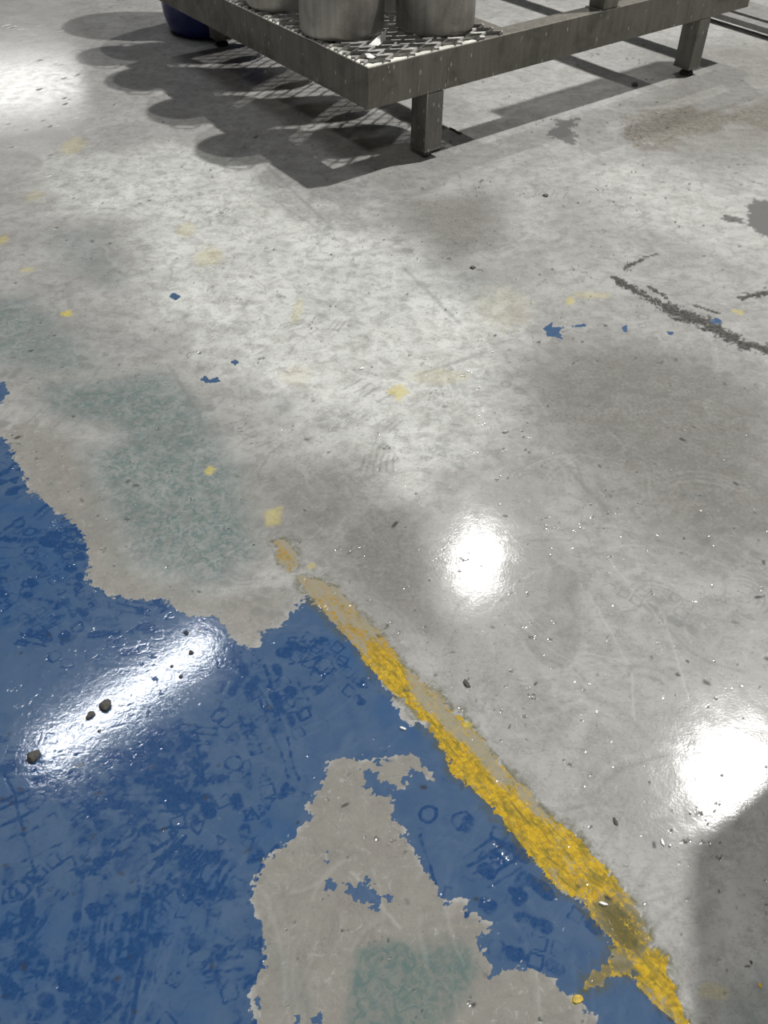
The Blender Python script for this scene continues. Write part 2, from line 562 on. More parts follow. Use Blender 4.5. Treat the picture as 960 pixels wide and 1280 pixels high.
kinds = ['squares', 'tri', 'bars', 'rings', 'arcs']
BK = ['squares', 'squares', 'tri', 'bars', 'rings', 'tri']
for (x, y, n, sx, sy) in ((60, 740, 10, 70, 60), (60, 680, 5, 50, 40), (190, 960, 10, 60, 40), (250, 1000, 8, 60, 50),
                          (310, 900, 6, 60, 60), (330, 860, 5, 50, 30), (60, 1020, 6, 60, 60), (120, 1060, 8, 90, 60),
                          (230, 1090, 8, 80, 60), (60, 1180, 9, 90, 90), (250, 1200, 8, 70, 80), (590, 1030, 3, 50, 40),
                          (680, 1150, 2, 60, 40), (170, 780, 6, 60, 30), (20, 600, 4, 30, 40), (400, 820, 3, 30, 20)):
    for _ in range(int(n * 1.25)):
        c = at(x + rng.normal() * sx * .6, y + rng.normal() * sy * .6)
        print_sole(c[0], c[1], rng.uniform(0, 6.28), BK[rng.integers(0, 6)], .45, rng.uniform(.6, 1.1))
# clear single rings
for (x, y, r) in ((405, 833, .0195), (292, 955, .0155), (578, 1027, .0165), (536, 1018, .016), (232, 1117, .0135),
                  (33, 1197, .0135), (68, 820, .014), (275, 893, .014)):
    c = at(x, y)
    stroke(prints, [(c[0] + r * math.cos(t), c[1] + r * math.sin(t)) for t in np.linspace(0, 6.2832, 24)], .0062, .9, .5)
# long drag streaks in the blue, lower left
for k in range(26):
    x = rng.uniform(95, 215)
    y = rng.uniform(1090, 1200)
    L = rng.uniform(40, 170)
    a, b = at(x, y), at(x - L * rng.uniform(.10, .20), min(y + L, 1330))
    stroke(prints, [a, b], rng.uniform(.004, .013), rng.uniform(.4, .95), .6)
for k in range(14):
    x, y = rng.uniform(-20, 60), rng.uniform(560, 680)
    L = rng.uniform(40, 110)
    stroke(prints, [at(x, y), at(x + L, y - L * .75)], rng.uniform(.005, .016), rng.uniform(.3, .8), .7)
for (p, q) in (((330, 830), (372, 975)), ((318, 850), (360, 970)), ((525, 1045), (545, 1110)), ((0, 1230), (70, 1120)),
               ((5, 960), (45, 1090)), ((20, 1200), (72, 1125))):
    stroke(prints, [at(*p), at(*q)], .006, .8, .6)

# faint prints, arcs and scuffs in the grey film
scuff = np.zeros_like(GX)
light = np.zeros_like(GX)
for k in range(330):
    x, y = rng.uniform(-30, 990), rng.uniform(150, 1290)
    c = at(x, y)
    r = rng.uniform(.05, .32)
    t0, dt = rng.uniform(0, 6.28), rng.uniform(.3, 1.3)
    n = rng.integers(1, 4)
    for q in range(n):
        rr = r + q * rng.uniform(.006, .02)
        stroke(scuff if rng.random() < .5 else light,
               [(c[0] + rr * math.cos(t), c[1] + rr * math.sin(t)) for t in np.linspace(t0, t0 + dt, 9)],
               rng.uniform(.003, .008), rng.uniform(.1, .42), 1.0)
for k in range(200):
    x, y = rng.uniform(-30, 990), rng.uniform(170, 760)
    c = at(x, y)
    print_sole(c[0], c[1], rng.uniform(0, 6.28), kinds[rng.integers(0, 5)], .45, rng.uniform(.2, .7), scuff)
for (p, q) in (((505, 335), (575, 405)), ((525, 352), (572, 403)), ((520, 470), (605, 440)), ((330, 205), (410, 280)),
               ((350, 255), (420, 300)), ((210, 455), (250, 520)), ((700, 575), (760, 640))):
    stroke(scuff, [at(*p), at(*q)], .012, .5, .9)
for (p, q) in (((725, 815), (790, 830)), ((735, 740), (785, 830)), ((760, 700), (830, 780)), ((830, 770), (860, 870)),
               ((788, 840), (792, 900)), ((440, 1090), (500, 1160)), ((655, 990), (668, 1020))):
    stroke(light, [at(*p), at(*q)], .004, .8, .9)
# small dark pits and specks
speck = np.zeros_like(GX)
for k in range(230):
    x, y = rng.uniform(-20, 980), rng.uniform(110, 1290)
    c = at(x, y)
    r = rng.uniform(.0012, .0042) * (1 + c[1] * .35)
    stroke(speck, [c, (c[0] + rng.normal() * r, c[1] + rng.normal() * r)], r * 1.4, rng.uniform(.3, .95), .6)

in_blue = smooth01(d_blue, -0.002, 0.002)
scuff *= (1 - in_blue)
prints *= in_blue * (.40 + .60 * smooth01(N_EDGE + N_MID * .6, -.14, .06))


LANG = -math.atan2(LD[1], LD[0])


def floor_material():
    k = NT('floor_film')
    co = k.coord()
    fine = k.noise(co, 420, 3, .6)
    n2 = k.noise(co, 95, 5, .62, .4)
    n3 = k.noise(co, 22, 5, .6, .6)
    n4 = k.noise(co, 4.5, 4, .55, .8)
    hatch = k.noise(k.coord((30, 190, 1), (0, 0, .6)), 1.0, 4, .6, 1.2)
    hatch2 = k.noise(k.coord((170, 30, 1), (0, 0, .25)), 1.0, 4, .6, 1.4)
    n5 = k.noise(co, 48, 6, .68, 1.2)
    n6 = k.noise(co, 150, 4, .7, .8)
    # grey film
    grey = k.mix(k.ramp(n4, .30, .70), (.350, .346, .330), (.430, .428, .412))
    grey = k.mix(k.attr('pale_film'), grey, k.mix(k.ramp(n4, .3, .7), (.58, .59, .56), (.69, .70, .67)))
    grey = k.mix(k.math('MULTIPLY', k.attr('cement'), .85), grey, (.250, .241, .210))
    grey = k.mix(k.ramp(n3, .40, .74, 0, .50), grey, (.265, .243, .226))
    grey = k.mix(k.ramp(n5, .52, .72, 0, .40), grey, (.20, .20, .186))
    grey = k.mix(k.ramp(n5, .44, .30, 0, .40), grey, (.55, .552, .535))
    grey = k.mix(k.ramp(n2, .55, .75, 0, .50), grey, (.185, .188, .178))
    grey = k.mix(k.ramp(hatch, .56, .74, 0, .45), grey, (.19, .198, .19))
    grey = k.mix(k.ramp(hatch2, .60, .76, 0, .30), grey, (.50, .505, .49))
    grey = k.mix(k.ramp(n6, .56, .76, 0, .38), grey, (.17, .17, .16))
    grey = k.mix(k.math('MULTIPLY', k.attr('grime_shade'), k.ramp(n2, .2, .7, .55, 1.0)), grey, (.162, .154, .138))
    rid = k.math('ABSOLUTE', k.math('SUBTRACT', k.noise(co, 33, 4, .62, 2.2), .5))
    rid2 = k.math('ABSOLUTE', k.math('SUBTRACT', k.noise(co, 70, 3, .6, 1.6), .5))
    grey = k.mix(k.math('MULTIPLY', k.ramp(rid, .022, .004), k.ramp(n3, .40, .62, 0, .42)), grey, (.16, .165, .158))
    grey = k.mix(k.math('MULTIPLY', k.ramp(rid2, .030, .006), k.ramp(n4, .62, .42, 0, .32)), grey, (.15, .155, .15))
    grey = k.mix(k.math('MULTIPLY', k.ramp(rid2, .016, .004), k.ramp(n3, .58, .40, 0, .25)), grey, (.62, .62, .60))
    tl = k.math('MULTIPLY', k.attr('teal'), k.ramp(n5, .34, .68, .95, .25))
    grey = k.mix(tl, grey, (.096, .158, .155))
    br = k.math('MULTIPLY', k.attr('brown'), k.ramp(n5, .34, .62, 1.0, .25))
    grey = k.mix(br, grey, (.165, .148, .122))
    grey = k.mix(k.math('MULTIPLY', k.attr('scuff'), .8), grey, (.17, .178, .172))
    grey = k.mix(k.math('MULTIPLY', k.attr('light'), .38), grey, (.60, .60, .58))
    grey = k.mix(k.attr('bare'), grey, (.165, .165, .162))
    grey = k.mix(k.attr('crack'), grey, k.mix(k.ramp(n2, .4, .6), (.035, .033, .030), (.10, .096, .085)))
    # blue coat
    bl = k.mix(k.ramp(n3, .3, .7), (.060, .110, .205), (.078, .130, .222))
    bl = k.mix(k.math('MULTIPLY', k.attr('deep'), .85), bl, (.030, .092, .225))
    bl = k.mix(k.math('MULTIPLY', k.ramp(k.attr('prints'), .10, .62), k.ramp(n6, .25, .70, 1.0, .6)), bl, (.012, .052, .160))
    bl = k.mix(k.ramp(n5, .55, .75, 0, .50), bl, (.020, .062, .16))
    bl = k.mix(k.ramp(n2, .60, .78, 0, .35), bl, (.016, .055, .14))
    bl = k.mix(k.math('MULTIPLY', k.attr('light'), .25), bl, (.18, .24, .33))
    db = k.math('ADD', k.attr('blue'), k.math('MULTIPLY', k.math('SUBTRACT', k.noise(co, 260, 3, .7), .5), .010))
    fb = k.ramp(db, -.0007, .0007)
    base = k.mix(fb, grey, bl)
    # yellow paint
    yl = k.mix(k.ramp(n2, .35, .68), (.62, .42, .035), (.44, .27, .03))
    yl = k.mix(k.ramp(n5, .46, .64, 0, .75), yl, (.20, .17, .04))
    yl = k.mix(k.ramp(k.noise(co, 60, 4, .65), .55, .72, 0, .6), yl, (.26, .20, .05))
    yl = k.mix(k.math('MULTIPLY', k.attr('ytop'), .8), yl, (.36, .225, .045))
    along = k.n('ShaderNodeMapping', None, Vector=k.coord((1, 1, 1), (0, 0, LANG)), Scale=(22, 110, 1))
    sn = k.noise(along.outputs[0], 1.0, 5, .7, .5)
    yl = k.mix(k.ramp(sn, .47, .66, 0, .8), yl, (.17, .15, .04))
    yw = k.math('ADD', k.attr('ywear'), k.math('MULTIPLY', k.math('SUBTRACT', k.noise(co, 130, 4, .7, .6), .5), 1.5))
    under = k.mix(k.attr('mud'), (.30, .29, .24), (.085, .088, .050))
    yl = k.mix(k.ramp(yw, .48, .88, 0, .85), yl, under)
    dy = k.math('ADD', k.attr('yellow'), k.math('MULTIPLY', k.math('SUBTRACT', k.noise(co, 240, 3, .7), .5), .012))
    fy = k.ramp(dy, -.001, .0015)
    halo = k.math('MULTIPLY', k.ramp(dy, -.022, .002), k.ramp(n5, .36, .60))
    base = k.mix(k.math('MULTIPLY', halo, .75), base, (.10, .098, .035))
    base = k.mix(fy, base, yl)
    base = k.mix(k.math('MULTIPLY', k.attr('yfaint'), k.ramp(n2, .3, .66, 1.0, .55)), base, (.60, .50, .12))
    base = k.mix(k.attr('speck'), base, (.045, .045, .045))
    base = k.mix(k.ramp(fine, .62, .78, 0, .25), base, (.12, .12, .115))
    k.put(k.b.inputs['Base Color'], base)
    # gloss: the wet film is shiny, a little hazy on the grey
    rg = k.ramp(n3, .25, .75, .075, .14)
    rg = k.mix(fb, rg, k.ramp(n2, .3, .75, .06, .12))
    rg = k.math('ADD', rg, k.math('MULTIPLY', k.attr('crack'), .3))
    k.put(k.b.inputs['Roughness'], rg)
    k.b.inputs['IOR'].default_value = 1.5
    k.put(k.b.inputs['Specular IOR Level'], k.math('ADD', k.math('MULTIPLY', fb, .22), .28))
    hgt = k.math('MULTIPLY', k.noise(co, 60, 2, .5, .3), .00009)
    hgt = k.math('ADD', hgt, k.math('MULTIPLY', k.noise(co, 190, 2, .5), .00007))
    hgt = k.math('ADD', hgt, k.math('MULTIPLY', k.attr('prints'), -.00009))
    hgt = k.math('ADD', hgt, k.math('MULTIPLY', k.attr('light'), .00008))
    hgt = k.math('ADD', hgt, k.math('MULTIPLY', fb, .00025))
    hgt = k.math('ADD', hgt, k.math('MULTIPLY', k.attr('crack'), -.001))
    bp = k.n('ShaderNodeBump', None, Strength=1.0, Distance=1.0, Height=hgt)
    k.put(k.b.inputs['Normal'], bp)
    return k.m


FLOOR = floor_material()
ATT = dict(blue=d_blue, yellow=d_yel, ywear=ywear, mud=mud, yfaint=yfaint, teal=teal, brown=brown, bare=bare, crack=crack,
           grime_shade=grime_shade, prints=prints, scuff=scuff, light=light, speck=speck, cement=cement, deep=deep, pale_film=pale_film, ytop=top_worn)


def face_avg(a):
    return (a[:-1, :-1] + a[1:, :-1] + a[:-1, 1:] + a[1:, 1:]) * .25


FY = face_avg(d_yel) > 0
FB = (face_avg(d_blue) > 0) & ~FY
IDX = np.arange(NX * NY).reshape(NY, NX)
QUADS = np.stack([IDX[:-1, :-1], IDX[:-1, 1:], IDX[1:, 1:], IDX[1:, :-1]], -1)


def sheet(name, mask, parent=None):
    q = QUADS[mask]
    used, inv = np.unique(q, return_inverse=True)
    inv = inv.reshape(q.shape)
    me = bpy.data.meshes.new(name)
    co = np.zeros((len(used), 3), np.float32)
    co[:, 0] = GX.ravel()[used]
    co[:, 1] = GY.ravel()[used]
    me.vertices.add(len(used))
    me.vertices.foreach_set('co', co.ravel())
    n = len(q)
    me.loops.add(n * 4)
    me.loops.foreach_set('vertex_index', inv.ravel().astype(np.int32))
    me.polygons.add(n)
    me.polygons.foreach_set('loop_start', np.arange(0, n * 4, 4, dtype=np.int32))
    me.update(calc_edges=True)
    for k, a in ATT.items():
        at_ = me.attributes.new(k, 'FLOAT', 'POINT')
        at_.data.foreach_set('value', a.ravel()[used].astype(np.float32))
    me.materials.append(FLOOR)
    me.validate()
    o = bpy.data.objects.new(name, me)
    COL.objects.link(o)
    if parent:
        o.parent = parent
    return o


floor = tag(sheet('floor', ~(FY | FB)), 'glossy worn grey factory floor with teal stains, scuffs and boot prints', 'floor',
            None, 'structure')
tag(sheet('blue_paint', FB, floor), 'blue floor paint with ragged worn edges and boot prints')
tag(sheet('yellow_line', FY, floor), 'worn yellow painted line along the blue paint')


# ------------------------------------------------------------------ materials of the things
def steel(name, c0, c1, metal, rough, streak=(35, 35, 4), drips=True, bump=.15):
    k = NT(name)
    co = k.coord()
    st = k.noise(k.coord(streak), 1.0, 5, .65, .4)
    bl = k.noise(co, 9, 5, .6, .5)
    c = k.mix(k.ramp(st, .2, .8), c0, c1)
    c = k.mix(k.ramp(bl, .45, .75, 0, .6), c, tuple(v * .55 for v in c0))
    c = k.mix(k.ramp(k.noise(co, 120, 3, .6), .58, .75, 0, .4), c, tuple(min(1, v * 1.6) for v in c1))
    if drips:
        vo = k.n('ShaderNodeTexVoronoi', {'feature': 'F1'}, Vector=k.coord((46, 46, 16)), Scale=1.0, Randomness=1.0)
        sel = k.n('ShaderNodeSeparateColor', None, i0=vo.outputs['Color'])
        f = k.math('MULTIPLY', k.ramp(vo.outputs['Distance'], .12, .17, 1, 0), k.ramp(sel.outputs[0], .62, .64))
        c = k.mix(k.math('MULTIPLY', f, .8), c, (.52, .51, .48))
    k.put(k.b.inputs['Base Color'], c)
    k.b.inputs['Metallic'].default_value = metal
    k.put(k.b.inputs['Roughness'], k.ramp(bl, .3, .7, rough - .07, rough + .1))
    bp = k.n('ShaderNodeBump', None, Strength=bump, Distance=.004, Height=st)
    k.put(k.b.inputs['Normal'], bp)
    return k.m


M_RAIL = steel('dirty_galvanised_steel', (.135, .126, .105), (.205, .195, .168), .40, .5)
M_LEG = steel('stained_leg_steel', (.13, .122, .105), (.21, .20, .178), .40, .5)
M_TANK = steel('brushed_tank_steel', (.30, .282, .255), (.43, .41, .38), .55, .42, (50, 50, 1.6), False)
M_GRID = steel('mesh_steel', (.24, .233, .218), (.36, .35, .33), .4, .5, (30, 30, 30), False)
M_LOW = steel('grey_frame_steel', (.20, .195, .185), (.28, .275, .265), .3, .55, (20, 20, 20), False)


def plain(name, col, rough=.5, var=.25, scale=40, metal=0.0):
    k = NT(name)
    n = k.noise(k.coord(), scale, 4, .6)
    k.put(k.b.inputs['Base Color'], k.mix(k.ramp(n, .3, .7), tuple(c * (1 - var) for c in col),
                                          tuple(min(1, c * (1 + var)) for c in col)))
    k.b.inputs['Roughness'].default_value = rough
    k.b.inputs['Metallic'].default_value = metal
    bp = k.n('ShaderNodeBump', None, Strength=.2, Distance=.002, Height=n)
    k.put(k.b.inputs['Normal'], bp)
    return k.m


M_DRUM = plain('blue_drum_plastic', (.006, .017, .17), .32, .2, 30)
M_BUNG = plain('black_plastic', (.02, .02, .022), .45)
M_RUBBER = plain('black_rubber', (.03, .028, .026), .7)
M_POWDER = plain('white_powder_crust', (.72, .71, .64), .85, .15, 120)
M_DRIP = plain('dried_residue', (.34, .33, .29), .7, .2, 150)
M_PAPER = plain('white_paper', (.80, .80, .77), .7, .06, 60)
M_STONE = plain('dark_grit', (.075, .07, .062), .75, .5, 300)
M_CHIP = plain('white_chip', (.85, .85, .83), .4, .05, 200)
M_YCHIP = plain('yellow_paint_flake', (.52, .36, .035), .5, .3, 200)
M_WIRE = plain('dark_wire', (.03, .028, .025), .6)
M_RING = plain('dull_washer_steel', (.20, .20, .19), .4, .3, 200, .6)

# ------------------------------------------------------------------ the steel stand
C0 = np.array([-.0833, 3.627])
UU = np.array([2.0223, 1.66])
VV = np.array([-1.172, 1.664])
LU = np.linalg.norm(UU)
UU /= LU
VV /= np.linalg.norm(VV)
LV = 2.09
ZB, ZT = .28, .437


def P(a, b, z):
    q = C0 + a * UU + b * VV
    return (q[0], q[1], z)


def bar(bm, a0, a1, b0, b1, z0, z1):
    hexa(bm, [P(a0, b0, z0), P(a1, b0, z0), P(a1, b1, z0), P(a0, b1, z0),
              P(a0, b0, z1), P(a1, b0, z1), P(a1, b1, z1), P(a0, b1, z1)])


def one_bar(name, mat, root, *r, bevel=.004):
    bm = bmesh.new()
    bar(bm, *r)
    return obj(name, bm, mat, root, bevel)


stand = thing('steel_stand', 'low dirty steel stand on square legs, half covered with expanded metal mesh', 'stand',
              (C0[0], C0[1], 0))
W = .10
one_bar('rail', M_RAIL, stand, 0, LU, 0, W, ZB, ZT)
one_bar('rail', M_RAIL, stand, 0, W, W + .001, LV - W - .001, ZB, ZT)
one_bar('rail', M_RAIL, stand, 0, LU, LV - W, LV, ZB, ZT)
one_bar('rail', M_RAIL, stand, LU - W, LU, W + .001, LV - W - .001, ZB, ZT)
one_bar('cross_rail', M_RAIL, stand, .74, .82, W + .001, LV - W - .001, ZB + .05, ZT)
one_bar('cross_rail', M_RAIL, stand, 1.95, 2.05, W + .001, LV - W - .001, ZB + .04, ZT)


def stand_leg(a, b):
    l = one_bar('leg', M_LEG, stand, a, a + .098, b, b + .105, .045, ZB - .001, bevel=.003)
    bm = bmesh.new()
    bar(bm, a - .001, a + .099, b - .001, b + .106, .036, .045)
    obj('end_plate', bm, M_LEG, l, .002)
    bm = bmesh.new()
    c = P(a + .049, b + .045, 0)
    near = a < 1 and b < .5
    lathe(bm, c, [(0, 0), (.017, 0), (.019, .004), (.016, .008), (.016, .036), (0, .036)] if near else
          [(0, 0), (.034, 0), (.036, .012), (.026, .022), (.020, .036), (0, .036)], 20)
    obj('levelling_foot', bm, M_LOW if near else M_RUBBER, l, smooth=True)


for a in (.313, 2.19):
    for b in (0.0, LV - .105):
        stand_leg(a, b)

# pale dried drips running down the outer face of the right rail and leg
def on_face(x, y):
    d = R @ np.array([x - 480.0, y - 640.0, F_PX])
    n = np.array([-UU[1], UU[0]])
    t = n.dot(C0) / n.dot(d[:2])
    return Vector((d[0] * t, d[1] * t, CAM_H + d[2] * t))


fnorm = Vector((UU[1], -UU[0], 0))
for (x0, y0, x1, y1, w0, w1) in ((525.5, 87, 525, 94, .012, .012), (524.5, 93, 522.5, 118, .004, .005),
                                 (535, 112, 533, 150, .008, .003), (553.5, 109, 551, 128, .005, .003),
                                 (559.5, 96, 559.5, 108, .004, .005), (487, 88, 486.5, 92, .009, .007),
                                 (490, 115, 490, 117, .008, .007), (568, 78, 568, 84, .004, .003),
                                 (560, 84, 560, 88, .005, .006), (548, 111, 549, 112, .006, .006),
                                 (653, 45, 650, 52, .005, .007), (700, 45, 699, 50, .003, .003)):
    bm = bmesh.new()
    n = 7
    prev = None
    pa, pb = on_face(x0, y0), on_face(x1, y1)
    side = Vector((UU[0], UU[1], 0))
    for i in range(n + 1):
        t = i / n
        p = pa.lerp(pb, t)
        hw = (w0 + (w1 - w0) * t) * .5 * math.sqrt(max(1 - (2 * t - 1) ** 4, .04))
        row = [bm.verts.new(p - side * hw + fnorm * .0004), bm.verts.new(p + fnorm * .002),
               bm.verts.new(p + side * hw + fnorm * .0004)]
        if prev:
            bm.faces.new((prev[0], prev[1], row[1], row[0]))
            bm.faces.new((prev[1], prev[2], row[2], row[1]))
        prev = row
    tag(obj('dried_drip', bm, M_DRIP, stand, smooth=True), 'pale dried drip on the dark steel')

# upright posts on the right rail; the far one is an unseen addition
for a in (1.385, 2.44):
    p = one_bar('post', M_RAIL, stand, a, a + .105, .0, .095, ZT + .004, .84)
    bm = bmesh.new()
    bar(bm, a - .02, a + .125, .003, .098, ZT, ZT + .004)
    obj('weld_plate', bm, M_RAIL, p, .001)
one_bar('shadow_rail', M_RAIL, stand, 1.385, 2.545, .0, .095, .841, .93)  # unseen rail added to cast the shadow band under the right rail

# expanded metal mesh, diamonds with the long way along the right rail
bm = bmesh.new()
LW, SW, TH = .128, .064, .010
a0, a1, b0, b1 = .006, .745, .006, LV - .01


def strand(bm, pa, pb, wd=.0055):
    """slanted flat strand between two (a, b) points"""
    da, db = pb[0] - pa[0], pb[1] - pa[1]
    L = math.hypot(da, db)
    na, nb = -db / L * wd / 2, da / L * wd / 2
    z0, z1 = ZT + .0005, ZT + TH
    tilt = .004
    pts = []
    for z in (z0, z1):
        for (q, s) in ((pa, -1), (pb, -1), (pb, 1), (pa, 1)):
            pts.append(P(q[0] + na * s, q[1] + nb * s, z + (tilt if s > 0 else 0)))
    hexa(bm, pts)


def clip_seg(p, q):
    t0, t1 = 0.0, 1.0
    for i, (lo, hi) in ((0, (a0, a1)), (1, (b0, b1))):
        d = q[i] - p[i]
        for (lim, s) in ((lo, 1), (hi, -1)):
            g = s * (p[i] - lim)
            gd = s * d
            if gd == 0:
                if g < 0:
                    return None
                continue
            t = -g / gd
            if gd > 0:
                t0 = max(t0, t)
            else:
                t1 = min(t1, t)
    if t1 - t0 < .02:
        return None
    f = lambda t: (p[0] + t * (q[0] - p[0]), p[1] + t * (q[1] - p[1]))
    return f(t0), f(t1)


for i in range(-1, int((a1 - a0) / LW) + 3):
    for j in range(-1, int((b1 - b0) / SW) + 3):
        ca, cb = a0 + i * LW + .03, b0 + j * SW + .01
        for (da, db) in ((LW / 2, SW / 2), (-LW / 2, SW / 2), (LW / 2, -SW / 2), (-LW / 2, -SW / 2)):
            s = clip_seg((ca + da, cb), (ca, cb + db))
            if s:
                strand(bm, *s)
obj('mesh_deck', bm, M_GRID, stand)
tag(stand.children[-1], 'light grey expanded metal mesh deck with diamond openings')
# white powder crust caked along the rail under the mesh
bm = bmesh.new()
random.seed(4)


def crust(bm, fa, n, wid):
    prev = None
    for i in range(n + 1):
        t = i / n
        wv = wid * (1 + .35 * math.sin(t * 61) * math.sin(t * 17) + random.uniform(-.15, .15))
        row = [bm.verts.new(v) for v in fa(t, wv)]
        if prev:
            for k in range(len(row) - 1):
                bm.faces.new((prev[k], prev[k + 1], row[k + 1], row[k]))
        prev = row


crust(bm, lambda t, wv: [P(.004, t * 1.9 + .004, ZT + .0004), P(.006, t * 1.9 + .006, ZT + .0028),
                         P(.006 + wv * .7, t * 1.9 + .006, ZT + .0026), P(.006 + wv, t * 1.9 + .006, ZT + .0004)], 160, .040)
crust(bm, lambda t, wv: [P(t * .58 + .004, .004, ZT + .0004), P(t * .58 + .006, .006, ZT + .0028),
                         P(t * .58 + .006, .006 + wv * .7, ZT + .0026), P(t * .58 + .006, .006 + wv, ZT + .0004)], 60, .034)
o = obj('powder_crust', bm, M_POWDER, stand)
tag(o, 'white powder caked along the rim under the mesh')


# ------------------------------------------------------------------ pots on the mesh
def pot(c, r, h, label):
    z = ZT + TH + .0045
    t = thing('steel_pot', label, 'pot', (c[0], c[1], z), 'steel pots on the stand')
    bm = bmesh.new()
    lathe(bm, c, [(0, z + .004), (r * .9, z + .002), (r * .955, z), (r * .985, z + .006), (r, z + .018), (r, z + h - .012),
                  (r + .004, z + h - .010), (r + .006, z + h - .004), (r + .003, z + h), (r - .002, z + h - .003),
                  (r - .004, z + h - .012), (r - .004, z + .02), (r - .02, z + .008), (0, z + .008)], 96)
    obj('pot_body', bm, M_TANK, t, smooth=True)
    for s in (1.43, 1.43 + math.pi):
        bm = bmesh.new()
        d = Vector((math.cos(s), math.sin(s), 0))
        e = Vector((-d.y, d.x, 0))
        b = Vector((c[0], c[1], z + h * .78)) + d * (r + .001)
        tube(bm, [b - e * .06, b - e * .055 + d * .03, b - e * .03 + d * .045, b + e * .03 + d * .045,
                  b + e * .055 + d * .03, b + e * .06], .007)
        obj('pot_handle', bm, M_TANK, t, smooth=True)
    return t


pot((-.203, 4.098), .180, .31, 'cylindrical steel pot nearest the left rim of the mesh deck')
pot((.196, 4.172), .170, .33, 'cylindrical steel pot furthest right on the mesh deck, near its open end')
pot((-.487, 4.525), .180, .31, 'steel pot farther back on the left rim, half hidden behind another pot')
pot((-.02, 4.535), .180, .60, 'added tall steel pot in the gap behind the two front pots')  # from here on, added pots that shade the floor under the deck
pot((-.775, 4.95), .180, .31, 'added steel pot on the left rim behind the half hidden one')
pot((-.31, 4.96), .180, .60, 'added tall steel pot at the middle of the deck behind the other tall one')
pot(P(.20, 1.90, 0)[:2], .165, .31, 'added rearmost steel pot on the left rim of the mesh deck')
pot(P(.57, 1.68, 0)[:2], .180, .60, 'added rearmost tall steel pot at the middle of the mesh deck')


# ------------------------------------------------------------------ scraps on the mesh deck
def scrap(name, pts, folds, label, mat=M_PAPER, th=.0012):
    """crumpled sheet: fan of (x, y, z) points folded about a centre, with thickness"""
    c = np.mean(np.array(pts), 0)
    bm = bmesh.new()
    top = [bm.verts.new(p) for p in pts]
    cv = bm.verts.new((c[0], c[1], c[2] + folds))
    lo = [bm.verts.new((p[0], p[1], p[2] - th)) for p in pts]
    cl_ = bm.verts.new((c[0], c[1], c[2] + folds - th))
    n = len(pts)
    for i in range(n):
        j = (i + 1) % n
        bm.faces.new((top[i], top[j], cv))
        bm.faces.new((lo[j], lo[i], cl_))
        bm.faces.new((top[j], top[i], lo[i], lo[j]))
    o = obj(name, bm, mat, origin=(c[0], c[1], min(p[2] for p in pts)))
    return tag(o, label, 'scrap')


zz = ZT + .012


def q3(x, y, z):
    a = at(x, y, z)
    return (a[0], a[1], z)


scrap('paper_scrap', [q3(461, 56, zz), q3(472, 57.5, zz), q3(482, 50, zz), (*at(482, 48, zz), zz + .012),
                      (*at(484, 44, zz), zz + .030), (*at(478, 47, zz), zz + .018), (*at(473, 50, zz), zz + .016)], .002,
      'folded white paper scrap standing on the mesh between the two front pots')
scrap('paper_scrap', [q3(456, 67, zz), q3(462, 66.5, zz), q3(469, 70.5, zz), q3(466, 73, zz), q3(459, 72, zz)], .006,
      'small white flake lying on the mesh near the corner of the stand')

# ------------------------------------------------------------------ blue plastic drum behind the stand
dc = np.array([-1.08, 5.86])
drum = thing('plastic_drum', 'dark blue plastic drum standing on the floor behind the stand', 'drum', (dc[0], dc[1], 0))
bm = bmesh.new()
r = .285
lathe(bm, dc, [(0, .012), (r * .74, .010), (r * .80, 0), (r * .86, .002), (r * .93, .03), (r * .985, .085), (r, .14), (r, .27),
               (r + .010, .285), (r + .010, .305), (r, .32), (r, .56), (r + .010, .575), (r + .010, .595), (r, .61), (r, .74),
               (r * .97, .80), (r * .90, .835), (r * .90, .86), (r * .86, .865), (r * .84, .84), (0, .84)], 72)
obj('drum_body', bm, M_DRUM, drum, smooth=True)
for s in (-1, 1):
    bm = bmesh.new()
    lathe(bm, (dc[0] + s * .16, dc[1]), [(0, .84), (.035, .84), (.035, .862), (.028, .868), (0, .868)], 20)
    obj('bung', bm, M_BUNG, drum, smooth=True)

# ------------------------------------------------------------------ low floor frame at the far right
fa, fb_ = np.array(at(870, 15.5, .03)), np.array(at(975, 48.0, .03))
fd = (fb_ - fa)
fl = np.linalg.norm(fd)
fd /= fl
fn = np.array([-fd[1], fd[0]])
if fn.dot(np.array([1.0, 1.0])) < 0:
    fn = -fn
frame = thing('floor_frame', 'low grey steel frame of parallel bars near the floor, right of the stand', 'frame',
              (fa[0], fa[1], 0))


def fbar(bm, s0, s1, n0, n1, z0, z1):
    c = [fa + fd * s + fn * n for s, n in ((s0, n0), (s1, n0), (s1, n1), (s0, n1))]
    hexa(bm, [(q[0], q[1], z) for z in (z0, z1) for q in c])


for n0, n1, z1 in ((0, .085, .062), (.135, .40, .062)):
    bm = bmesh.new()
    fbar(bm, -.5, 1.3, n0, n1, .03, z1)
    obj('frame_bar', bm, M_LOW, frame, .003)
for s in (-.45, 1.22):
    bm = bmesh.new()
    fbar(bm, s, s + .06, .005, .395, 0, .03)
    obj('skid', bm, M_LOW, frame, .002)


# ------------------------------------------------------------------ added unseen table beyond the right edge, shaped to cast the shade there
tz = .90
LA = np.array([4.25, 5.45, 8.0])


def under_lamp(x, y):
    g = np.array([*at(x, y), 0.0])
    q = g + (LA - g) * tz / 8.0
    return q[:2]


